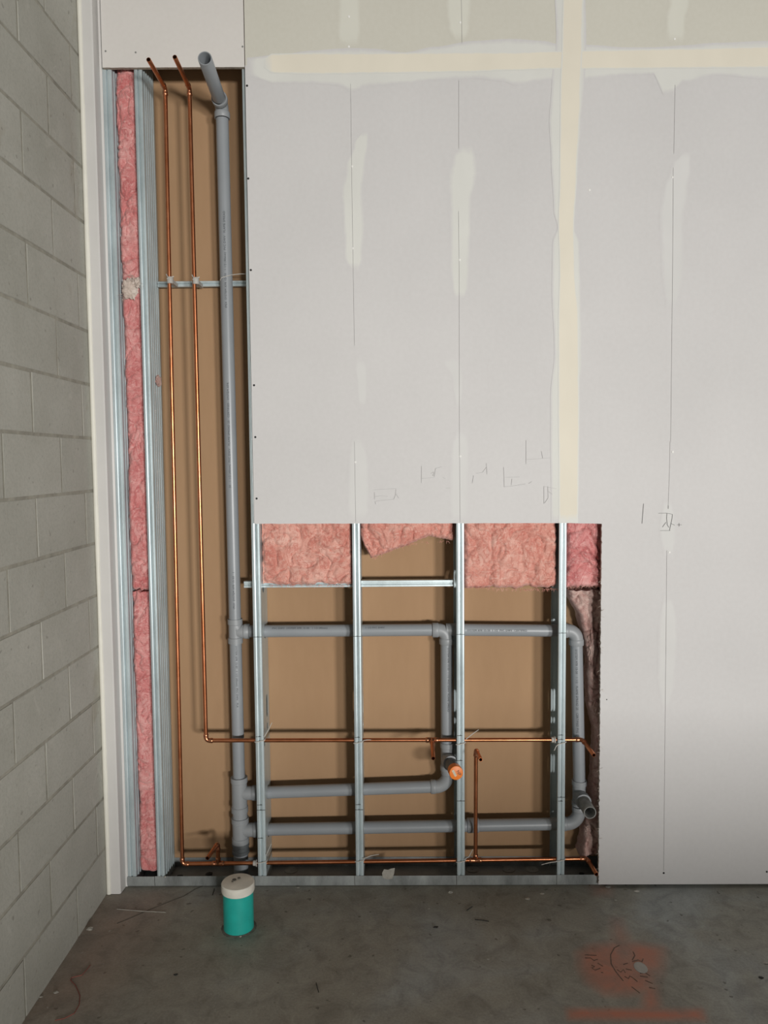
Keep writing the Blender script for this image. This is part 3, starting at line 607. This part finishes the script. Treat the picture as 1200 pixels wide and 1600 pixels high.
# line one: far left riser, run along the floor
A0 = at(258, 138, CY); A1 = at(285, 1350, CY); ya = lambda x: Vector((x, CY, A1.z+(C1Z[1]-A1.z)*(x-A1.x)/1.66))
cu1 = thing('copper_water_line', (A1.x, CY, .06), 'copper water line with the left riser and the run just above the floor track', 'copper pipe', 'copper water lines in the open wall')
t1 = at(232, 93, -.165); celbow(A1, A0, t1, cu1); cpipe(A0-Vector((0, 0, .02)), A1+Vector((0, 0, .02)), cu1); cstub(A0+(t1-A0).normalized()*.02, t1, cu1)
celbow(A0, A1, ya(0), cu1); xe = at(917, 1338, CY).x; rx = at(743, 1300, CY).x; tx = at(341, 1350, CY).x
cpipe(ya(A1.x+.02), ya(tx), cu1); cpipe(ya(tx), ya(rx), cu1); cpipe(ya(rx), ya(xe-.02), cu1)
tv = ya(tx); ctee(tv, [(1, 0, 0), (-1, 0, 0), (0, 0, 1)], cu1); up = Vector((tx, CY, .170)); cpipe(tv+Vector((0, 0, .015)), up-Vector((0, 0, .018)), cu1); tq = at(324, 1341, -.08); celbow(tv, up, tq, cu1); cstub(up+(tq-up).normalized()*.02, tq, cu1)
tv = ya(rx); ctee(tv, [(1, 0, 0), (-1, 0, 0), (0, 0, 1)], cu1); up = Vector((rx+.002, CY, .556)); cpipe(tv+Vector((0, 0, .015)), up-Vector((0, 0, .018)), cu1); tq = at(751, 1187, -.085); celbow(tv, up, tq, cu1); cstub(up+(tq-up).normalized()*.02, tq, cu1)
tq = at(932, 1366, -.08); en = ya(xe); celbow(ya(0), en, tq, cu1); cstub(en+(tq-en).normalized()*.02, tq, cu1)
# line two: second riser, run at mid height
B0 = at(296, 138, CY); B1 = at(322, 1157, CY); yb_ = lambda x: Vector((x, CY, B1.z-.003*(x-B1.x)))
cu2 = thing('copper_water_line', (B1.x, CY, .58), 'copper water line with the right riser, turning to run across the studs at mid height', 'copper pipe', 'copper water lines in the open wall')
t2 = at(273, 89, -.18); celbow(B1, B0, t2, cu2); cpipe(B0-Vector((0, 0, .02)), B1+Vector((0, 0, .02)), cu2); cstub(B0+(t2-B0).normalized()*.02, t2, cu2)
celbow(B0, B1, yb_(0), cu2); t3x = at(675, 1158, CY).x; xe2 = at(910, 1158, CY).x
cpipe(yb_(B1.x+.02), yb_(t3x), cu2); cpipe(yb_(t3x), yb_(xe2-.02), cu2)
tq = at(677, 1185, -.12); tv = yb_(t3x); ctee(tv, [(1, 0, 0), (-1, 0, 0), tq-tv], cu2); cstub(tv+(tq-tv).normalized()*.02, tq, cu2)
tq = at(928, 1180, -.095); en = yb_(xe2); celbow(yb_(0), en, tq, cu2); cstub(en+(tq-en).normalized()*.02, tq, cu2)

# ================================================================== TIES, CLIPS, GROMMETS
def cable_tie(k, z, tail, label):
    xl, xr = sx[k]; y = SF-.0016; dz = .004
    loop = [(xl-.003, y+.004, z-.004), (xl+.001, y-.0004, z-.0035), ((xl+xr)/2, y-.0012, z-.001), (xr-.001, y-.0008, z+.003), (xr+.003, y+.004, z+.004)]
    back = [(xr+.004, .03, z+.004), (xr+.002, CY+.013, z+.004)]
    t = thing('cable_tie', ((xl+xr)/2, y, z), label, 'cable tie', 'pale cable ties on the studs')
    part('strap', MB().tube(loop, .0021, 6), 'tie', t)
    part('strap', MB().tube([loop[-1]]+back, .0018, 6), 'tie', t)
    if tail:
        T = [at(a, b_, SF-.006-.004*i) for i, (a, b_) in enumerate(tail)]; part('tail', MB().tube(T, [.0018, .0017, .0012][:len(T)] if len(T) == 3 else .0016, 6), 'tie', t)
zz = lambda px, py: at(px, py, SF).z
cable_tie(1, zz(406, 1158), [(413, 1151), (419, 1141), (425, 1129)], 'pale cable tie with upright tail, mid copper run at the leftmost of four studs')
cable_tie(2, zz(560, 1160), [(568, 1157), (574, 1156), (580, 1156)], 'pale cable tie holding the mid copper run to the second of four studs')
cable_tie(3, zz(720, 1162), [(728, 1155), (738, 1147), (748, 1140)], 'pale cable tie with long slanted tail, on the stud above the orange cap')
cable_tie(4, zz(879, 1161), [(874, 1162), (869, 1166), (866, 1173)], 'pale cable tie with drooping tail, mid copper run at the rightmost stud')
cable_tie(1, zz(408, 1347), [(416, 1336), (420, 1327), (424, 1318)], 'pale cable tie with upright tail, low on the stud by the teal floor pipe')
cable_tie(2, zz(562, 1345), [(567, 1342), (580, 1337), (592, 1335)], 'pale cable tie with flat tail, low on the second of four studs')
cable_tie(3, zz(719, 1346), [(726, 1343), (733, 1338), (739, 1327)], 'pale cable tie with curved tail, low on the stud below the orange cap')
cable_tie(4, zz(877, 1344), [(871, 1346), (858, 1348), (846, 1351)], 'pale cable tie with tail pointing left, low on the rightmost of four studs')
t = thing('pipe_wire', (mx(2.44), VY, 2.43), 'thin pale wire loop around the tall drain pipe', 'wire')
W = [at(344, 438, VY-.015), at(346, 434, VY-PR-.003), at(352, 432, VY-PR-.003), at(360, 430, VY-PR-.002), at(366, 429, VY-.01), at(375, 428, .075), at(384, 428, .07)]
part('loop', MB().tube(W, .0016, 6), 'tie', t)
for px, py, cx, nm in ((266, 438, None, 'grey plastic clip holding the left copper riser to the steel bar'), (306, 439, None, 'grey plastic clip holding the right copper riser to the steel bar')):
    c = at(px, py, CY); t = thing('pipe_clip', (c.x, CY, c.z), nm, 'pipe clip', 'pipe clips on the steel bar')
    part('saddle', MB().lathe((c.x, CY, c.z-.013), (0, 0, 1), [(0, .0105), (.002, .0125), (.024, .0125), (.026, .0105)], 14), 'grommet', t)
    part('stem', MB().box((c.x-.006, CY+.010, c.z-.007), (c.x+.006, .1275, c.z+.007)), 'grommet', t)
    part('tab', MB().tube([(c.x-.010, CY-.009, c.z+.004), (c.x+.004, CY-.0135, c.z+.007), (c.x+.018, CY-.012, c.z+.012)], .002, 6), 'tie', t)
    part('tab', MB().tube([(c.x-.013, CY-.006, c.z+.022), (c.x-.007, CY-.011, c.z+.012)], .0022, 6), 'grommet', t)
for k, fn, nm in ((1, ya, 'small pale grommet on the low copper run, above the teal floor pipe'), (4, yb_, 'small pale grommet on the mid copper run, left of the rightmost stud')):
    c = fn(sx[k][0]-.010); part_ = MB().lathe((c.x-.012, c.y, c.z), (1, 0, 0), [(0, .0086), (0, .0110), (.010, .0115), (.012, .0145), (.016, .0145), (.016, .0086)], 14); tag(part('pipe_grommet', part_, 'grommet'), nm, 'grommet')

# ================================================================== INSULATION
def batt(name, xl, xr, zb, zt, y0, yb, nu, nv, m, label, seed, amp=.012, crease=.010, wild=1.0, bow=0.0):
    # xl/xr functions of z fraction, zb/zt functions of u; front lies near y0, back at yb
    G = []; sv = Vector((seed*3.1, seed*1.7, seed*.9))
    for j in range(nv+1):
        row = []
        for i in range(nu+1):
            u, v = i/nu, j/nv; z0, z1 = zb(u), zt(u); z = z0+(z1-z0)*v; a, b_ = xl(z), xr(z); x = a+(b_-a)*u
            q = Vector((x, 0, z))*1.0+sv
            wp = noise.noise_vector(q*9)*.045*wild
            q2 = q+wp
            h = noise.fractal(q2*11, 1.0, 2.1, 5)*amp*.7+noise.noise(q2*5.5+Vector((2, 8, 3)))*amp*1.1
            rdg = 1-abs(noise.noise(q2*Vector((1, 1, 1)).x*16)); rdg = rdg**6
            r2 = 1-abs(noise.noise((q2+Vector((5, 2, 1)))*31)); r2 = r2**5
            e = min(u, 1-u)*(b_-a); ez = min((z-z0), 10)
            ed = max(0, 1-e/.018)**2*.020+max(0, 1-ez/.018)**2*.022
            y = y0-h+rdg*crease+r2*crease*.45+ed-bow*math.sin(u*math.pi)
            fz = noise.noise(q*60)*.002
            row.append((x+fz, min(y, yb-.004), z+noise.noise(q*45+Vector((9, 0, 0)))*.003))
        G.append(row)
    mb = MB(); n = nu+1; vs = [p for r in G for p in r]; fs = [(j*n+i, j*n+i+1, (j+1)*n+i+1, (j+1)*n+i) for j in range(nv) for i in range(nu)]
    o = len(vs); rim = [j*n for j in range(nv, -1, -1)]+[i for i in range(1, n)]+[j*n+nu for j in range(1, nv+1)]+[nv*n+i for i in range(nu-1, 0, -1)]
    for k in rim: vs.append((vs[k][0], yb, vs[k][2]))
    L = len(rim)
    for k in range(L): fs.append((rim[k], o+k, o+(k+1) % L, rim[(k+1) % L]))
    fs.append(tuple(o+k for k in range(L-1, -1, -1)))
    mb.add(vs, fs); me = mb.mesh(name); ob = link(name, me, M[m], ang=70)
    return tag(ob, label, 'insulation', 'pink insulation batts between the studs')
def fibres(parent, pts, L, count, m, seed):
    random.seed(seed); mb = MB()
    for k in range(count):
        i = random.randrange(len(pts)-1); s = random.random(); p = Vector(pts[i]).lerp(Vector(pts[i+1]), s)+Vector((0, random.uniform(-.004, .012), random.uniform(-.002, .004)))
        d = Vector((random.uniform(-.6, .6), random.uniform(-.7, .2), random.uniform(-1, .1))).normalized()*L*random.uniform(.4, 1.1); c = Vector((random.uniform(-1, 1), 0, random.uniform(-.5, .5)))*L*.3
        mb.tube([p, p+d*.5+c*.6, p+d+c], [.0006, .0005, .0002], 3)
    o = part('loose_fibres', mb, m, parent); o['kind'] = 'stuff'; return o
K = lambda c: (lambda *_: c)
def interp(tab):
    tab = sorted(tab)
    def f(t):
        if t <= tab[0][0]: return tab[0][1]
        for (a, x), (b_, y) in zip(tab, tab[1:]):
            if t <= b_: return x+(y-x)*(t-a)/(b_-a)
        return tab[-1][1]
    return f
def wob(c, a, f, s): return lambda t: c+a*noise.noise(Vector((t*f, s, 0)))+a*.5*noise.noise(Vector((t*f*3.1, s, 4)))
IL, IR = K(-1.0490), K(-.9705)
b_up = batt('insulation_batt', IL, IR, wob(2.43, .012, 4, 1), K(TOP), .030, .150, 34, 560, 'pink_rose', 'upper piece of the narrow pink insulation strip beside the corner trim', 1, .010, .012)
b_mid = batt('insulation_batt', IL, IR, wob(1.213, .006, 5, 2), wob(2.425, .010, 4, 3), .034, .150, 34, 360, 'pink_rose', 'middle piece of the narrow pink insulation strip beside the corner trim', 2, .010, .010)
b_low = batt('insulation_batt', IL, IR, K(.048), wob(1.208, .006, 5, 2), .036, .150, 34, 340, 'pink_rose', 'lowest piece of the narrow pink insulation strip, standing on the floor track', 3, .011, .010)
# grey torn tuft where two pieces meet
def lump(name, c, sx_, sy_, sz_, m, parent, seed, n=22):
    mb = MB(); R = []
    for i in range(n+1):
        th = math.pi*i/n; ring = []
        for j in range(n*2):
            ph = math.pi*j/n; d = Vector((math.sin(th)*math.cos(ph), math.sin(th)*math.sin(ph), math.cos(th))); k = 1+.35*noise.fractal(d*2.2+Vector((seed, 0, 0)), 1, 2, 4)-.25*(1-abs(noise.noise(d*4+Vector((seed, 3, 0)))))**5
            ring.append((c[0]+d.x*sx_*k, c[1]+d.y*sy_*k, c[2]+d.z*sz_*k))
        R.append(ring)
    mb.rings(R, False, False); return part(name, mb, m, parent, ang=75)
cT = at(203, 452, .03); lump('torn_tuft', (cT.x, .030, cT.z), .030, .014, .042, 'fluff', b_mid, 4)
cT = at(216, 442, .03); lump('torn_tuft', (cT.x, .026, cT.z), .014, .012, .020, 'fluff', b_mid, 8)
fibres(b_mid, [at(190, 470, .02), at(205, 430, .02), at(222, 445, .015)], .03, 90, 'fluff', 5)
cT = at(249, 595, .1); tft = lump('insulation_scrap', (-.930, .095, cT.z), .007, .035, .022, 'pink_grey', None, 11); tag(tft, 'small tuft of grey pink fluff stuck to the side of the tall stud', 'insulation scrap')
b1_ = batt('insulation_batt', K(-.5205), K(-.1595), wob(1.233, .010, 7, 5), K(1.75), .034, .0585, 100, 130, 'pink', 'salmon pink insulation batt resting on the steel channel, leftmost in the low opening', 5, .012, .011)
fibres(b1_, [at(420, 914, .04), at(545, 914, .04)], .014, 120, 'pink', 6)
tz = interp([(0, at(570, 842, .05).z), (.05, at(578, 858, .05).z), (.10, at(585, 873, .05).z), (.25, at(605, 866, .05).z), (.5, at(640, 852, .05).z), (.72, at(672, 838, .05).z), (.86, at(690, 842, .05).z), (1, at(706, 846, .05).z)])
b2_ = batt('insulation_batt', K(-.1255), K(.251), lambda u: tz(u)+.003*noise.noise(Vector((u*40, 0, 0))), K(1.75), .042, .110, 100, 100, 'pink', 'torn remnant of pink insulation with a slanting lower edge hanging below the drywall', 6, .014, .012)
fibres(b2_, [at(572, 845, .05), at(585, 871, .05), at(640, 850, .05), at(705, 845, .05)], .013, 110, 'pink', 7)
b3_ = batt('insulation_batt', K(.2855), K(.6550), wob(1.212, .009, 8, 6), K(1.75), .034, .130, 100, 130, 'pink', 'wide pink insulation batt between the two right studs, with a fuzzy lower edge', 7, .013, .011)
fibres(b3_, [at(730, 916, .04), at(800, 921, .04), at(872, 921, .04)], .015, 170, 'pink', 8)
b4_ = batt('insulation_batt', K(.6885), K(1.058), wob(1.213, .010, 9, 7), K(1.75), .034, .130, 100, 130, 'pink_rose', 'curled pink insulation at the upper right corner of the low opening', 8, .018, .014, 1.5)
fibres(b4_, [at(888, 918, .04), at(938, 916, .04)], .012, 60, 'pink', 9)
lx = interp([(at(0, 925, .07).z, at(889, 925, .07).x), (at(0, 945, .07).z, at(893, 945, .07).x), (at(0, 965, .07).z, at(905, 965, .07).x), (at(0, 1000, .07).z, at(914, 1000, .07).x), (at(0, 1045, .07).z, at(922, 1045, .07).x), (at(0, 1060, .07).z, at(920, 1060, .07).x), (at(0, 1110, .07).z, at(922, 1110, .07).x), (at(0, 1150, .07).z, at(932, 1150, .07).x), (at(0, 1200, .07).z, at(930, 1200, .07).x), (at(0, 1250, .07).z, at(926, 1250, .07).x), (at(0, 1300, .07).z, at(916, 1300, .07).x), (at(0, 1345, .07).z, at(906, 1345, .07).x), (at(0, 1362, .07).z, at(914, 1362, .07).x)])
b5_ = batt('insulation_batt', lambda z: lx(z)+.006*noise.noise(Vector((z*30, 3, 0))), K(1.058), wob(.09, .02, 8, 8), wob(1.195, .008, 9, 9), .062, .158, 70, 260, 'pink_grey', 'ragged greyish pink insulation hanging behind the sawn drywall edge, right of the drain', 9, .020, .016, 1.6)
cT = at(921, 1015, .03); s_ = lump('torn_tuft', (.806, .072, cT.z), .020, .016, .070, 'pink_grey', b5_, 21); cT = at(931, 1110, .03)
s_ = lump('torn_tuft', (.822, .066, cT.z), .016, .012, .035, 'pink_grey', b5_, 23); cT = at(921, 1305, .03); s_ = lump('torn_tuft', (.795, .078, cT.z), .016, .014, .020, 'pink_grey', b5_, 25)
random.seed(77)

# ================================================================== FLOOR PIPE STUB
c = Vector((-.581, -.262, 0)); r = .0555
t = thing('floor_pipe_stub', c, 'teal green plastic pipe with white cap rising from the concrete floor', 'pipe stub')
zc = at(372, 1402, -.262-r).z; ztop = at(372, 1376, -.262).z
part('pipe', MB().lathe(c, (0, 0, 1), [(0, r), (zc+.01, r)], 40), 'teal', t)
cp = part('cap', MB().lathe(c+Vector((0, 0, zc-.004)), (.01, 0, 1), [(0, r+.0005), (0, r+.0045), (.004, r+.0055), (ztop-zc-.004, r+.0055), (ztop-zc, r+.003), (ztop-zc+.001, r-.002)], 40), 'cap_white', t, ang=30); cp['label'] = 'off-white round cap with dark scuffs'
for a, b_, s in ((-.015, .008, .008), (-.02, -.004, .004), (.0, .02, .006)):
    part('scuff', MB().lathe(c+Vector((a, b_, ztop+.0003)), (.01, 0, 1), [(0, s), (.0004, s*.8)], 9), 'dirt', cp)
rg = [[(c.x+math.cos(k*math.pi/24)*(r+d)*(1+.10*noise.noise(Vector((k*.7, d*300, 0)))), c.y+math.sin(k*math.pi/24)*(r+d)*(1+.10*noise.noise(Vector((k*.7, d*300, 5)))), z) for k in range(48)] for d, z in ((-.002, .003), (.001, .003), (.005, .0012), (.009, .0003))]
part('grout_ring', MB().rings(rg, False, False), 'dirt', t)

# ================================================================== SMALL LITTER
def shard(name, px, py, size, m, label, cat, Z=0.0, seed=0, flat=.35, group=None, Y=None):
    c = atz(px, py, Z) if Y is None else Vector((atz(px, py, Z).x, Y, Z)); random.seed(seed+int(px*7+py)); mb = MB(); n = 7; R = []
    for i in range(4):
        k = (.55, 1, .8, .25)[i]; R.append([(c.x+math.cos(j*2*math.pi/n)*size*k*random.uniform(.7, 1.25), c.y+math.sin(j*2*math.pi/n)*size*k*random.uniform(.5, .9), c.z+size*flat*(0, .25, .7, 1)[i]*random.uniform(.8, 1.2)+(.0004 if i else 0)) for j in range(n)])
    mb.rings(R); return tag(part(name, mb, m, smooth=False), label, cat, group)
shard('metal_scrap', 141, 1453, .013, 'scrap', 'crumpled foil scrap on the floor by the foot of the block wall', 'scrap', flat=.7)
shard('metal_scrap', 950, 1386, .012, 'scrap', 'shiny metal scrap on the floor at the corner of the right drywall', 'scrap')
shard('metal_scrap', 995, 1393, .012, 'scrap', 'pale metal shaving on the floor just in front of the right drywall', 'scrap', flat=.25)
shard('metal_scrap', 824, 1405, .012, 'scrap', 'bent metal scrap on the floor in front of the rightmost stud bay', 'scrap')
shard('metal_scrap', 847, 1397, .009, 'scrap', 'small metal curl on the floor near the track, right of the bent scrap', 'scrap')
shard('metal_scrap', 704, 1395, .010, 'scrap', 'dark metal scrap on the floor below the stud with the orange cap', 'scrap', flat=.6)
shard('debris_lump', 681, 1449, .010, 'dark_bit', 'dark lump of debris in the middle of the bare floor', 'debris')
shard('debris_lump', 1189, 1528, .009, 'dark_bit', 'black speck of debris at the right edge of the floor', 'debris')
shard('debris_lump', 275, 1523, .008, 'dark_bit', 'small dark clump on the floor below left of the teal pipe', 'debris', flat=.2)
shard('stone_chip', 1196, 1505, .010, 'paper_bit', 'white chip on the floor at the far right edge', 'chip')
shard('stone_chip', 962, 1407, .007, 'paper_bit', 'small pale chip between the drywall corner and the orange mark', 'chip')
shard('stone_chip', 960, 1429, .009, 'paper_bit', 'flat pale sliver at the tip of the orange paint mark', 'chip', flat=.12)
shard('stone_chip', 87, 1551, .009, 'paper_bit', 'white chip beside the curled red string on the floor', 'chip')
shard('stone_chip', 64, 1558, .007, 'pebble', 'grey pebble against the bottom of the block wall', 'chip')
shard('stone_chip', 763, 1499, .006, 'paper_bit', 'tiny white chip left of the orange paint mark', 'chip')
shard('stone_chip', 376, 1464, .005, 'paper_bit', 'white crumb touching the foot of the teal pipe', 'chip', flat=.8)
shard('stone_chip', 466, 1387, .008, 'paper_bit', 'pale crumb on the floor right in front of the floor track', 'chip')
shard('stone_chip', 670, 1420, .006, 'pebble', 'small grey crumb up the floor from the dark lump', 'chip')
def litter_line(name, pts, rad, m, label, cat, z=.0012):
    P = [atz(*p)+Vector((0, 0, z)) for p in pts]; Q = []
    for a, b_ in zip(P, P[1:]): Q += [a.lerp(b_, k/4) for k in range(4)]
    Q.append(P[-1]); return tag(part(name, MB().tube(Q, rad, 6), m), label, cat)
litter_line('string', [(141, 1508), (136, 1515), (128, 1524), (112, 1528), (110, 1532), (118, 1540), (125, 1556), (124, 1570), (116, 1584), (100, 1592), (86, 1595)], .0014, 'red_string', 'dark red string curling on the floor beside the block wall', 'string')
litter_line('straw', [(183, 1421), (220, 1424), (259, 1426)], .0013, 'paper_bit', 'thin pale straw lying on the floor left of the teal pipe', 'straw')
litter_line('twig', [(742, 1437), (752, 1438), (764, 1440)], .0016, 'dark_bit', 'short dark wire offcut on the floor below the right stud bay', 'wire')
litter_line('twig', [(729, 1423), (733, 1420), (738, 1417)], .0016, 'dark_bit', 'tiny dark wire offcut above the longer wire offcut', 'wire')
litter_line('twig', [(494, 1536), (496, 1544), (498, 1551)], .0012, 'dark_bit', 'dark hair-thin offcut lying near the bottom centre of the floor', 'wire')
litter_line('twig', [(332, 1399), (334, 1393), (335, 1389)], .0016, 'dark_bit', 'dark nail-like offcut just left of the white pipe cap', 'wire')
# slab marks: a crack and marker scribbles, thin flat strokes on the floor
def stroke(pts, wd, m, name='floor_mark'):
    W = [atz(*p) for p in pts]; part(name, strip([(p.x, p.y) for p in W], wd, lambda x, y, t: Vector((x, y, .0004+t)), .0003), m, floor, smooth=False)
stroke([(318, 1384), (304, 1390), (288, 1400), (262, 1410), (230, 1423), (205, 1434), (183, 1443)], .0035, 'dirt', 'slab_crack')
for ox, oy, s, ls in ((880, 1440, 5, [[(440, 185), (400, 205), (370, 260), (375, 330), (410, 390), (470, 465)], [(170, 260), (260, 265)], [(170, 285), (215, 285), (240, 305), (270, 295)], [(220, 340), (245, 350), (225, 365), (250, 380), (290, 365)], [(270, 325), (310, 350)], [(470, 335), (505, 325)],
     [(540, 300), (560, 265), (545, 235)], [(540, 312), (585, 300), (615, 315), (625, 290)], [(420, 375), (450, 395), (470, 375), (485, 400)], [(490, 370), (535, 380)], [(480, 430), (510, 445), (520, 425), (545, 440), (580, 470)], [(600, 405), (640, 400), (680, 425)], [(600, 425), (660, 435)], [(640, 460), (700, 485)], [(535, 510), (600, 560)], [(670, 515), (720, 525)], [(295, 398), (312, 400)]]),):
    for l in ls: stroke([(ox+x/s, oy+y/s) for x, y in l], .0035, 'scribble')
P_ = atz(1001, 1512); mb = MB(); mb.rings([[(P_.x+math.cos(k*math.pi/10)*q*(1+.12*noise.noise(Vector((k, 0, 0)))), P_.y+math.sin(k*math.pi/10)*q*1.35*(1+.12*noise.noise(Vector((k, 3, 0)))), z) for k in range(20)] for q, z in ((.022, .0002), (.0215, .0012), (.016, .0016))]); part('patch_plug', mb, 'grommet', floor)
# steel discs and scraps lying in the track
def disc(px, py, r, lab_, m='galv_dark', hole=True):
    z = .0028; c = atz(px, py, z); c.y = max(SF+r+.008, min(SB-r-.006, c.y)); mb = MB(); mb.lathe(c, (0, .02, 1), [(0, r), (.0012, r), (.0022, r*.86), (.0016, r*.8), (.0016, r*.2), (.0035, r*.16), (.0035, .002)], 28); return tag(part('knockout_disc', mb, m), lab_, 'metal disc', 'round knockout discs lying in the floor track')
disc(455, 1359, .028, 'round steel knockout disc in the floor track, right of the first stud', 'galv_dull')
disc(738, 1357, .027, 'round steel knockout disc in the floor track, leftmost of three under the copper riser')
disc(794, 1357, .027, 'round steel knockout disc in the floor track, middle of the three')
disc(830, 1355, .028, 'round steel knockout disc in the floor track, rightmost of the three', 'galv_dull')
for px, py, s, m_, l in ((476, 1359, .014, 'paper_bit', 'crumpled pale scrap in the track next to the leftmost disc'), (515, 1358, .018, 'dark_bit', 'dark clod in the floor track in the first bay'), (630, 1353, .016, 'pebble', 'grey clod in the floor track in the middle bay'),
                         (660, 1360, .014, 'dark_bit', 'dark clod in the floor track near the third stud'), (285, 1362, .016, 'dark_bit', 'dark clod in the floor track under the left copper elbow'), (330, 1360, .016, 'dark_bit', 'dark clod in the floor track under the small copper branch'), (905, 1358, .014, 'dark_bit', 'dark clod in the floor track below the low copper end')):
    shard('track_debris', px, py, s, m_, l, 'debris', Z=.0028, Y=.075+random.uniform(-.02, .03))
pb = [at(a, b_, SF-.0035) for a, b_ in ((598, 1371), (597, 1364), (600, 1358), (606, 1359), (611, 1357), (617, 1356), (616, 1364), (613, 1373), (605, 1374))]
mb = MB(); mb.rings([[tuple(p) for p in pb], [(p.x, p.y-.0012, p.z) for p in pb]]); tag(part('torn_card', mb, 'paper_bit', smooth=False), 'torn scrap of pale card leaning on the floor track in the middle bay', 'card scrap')
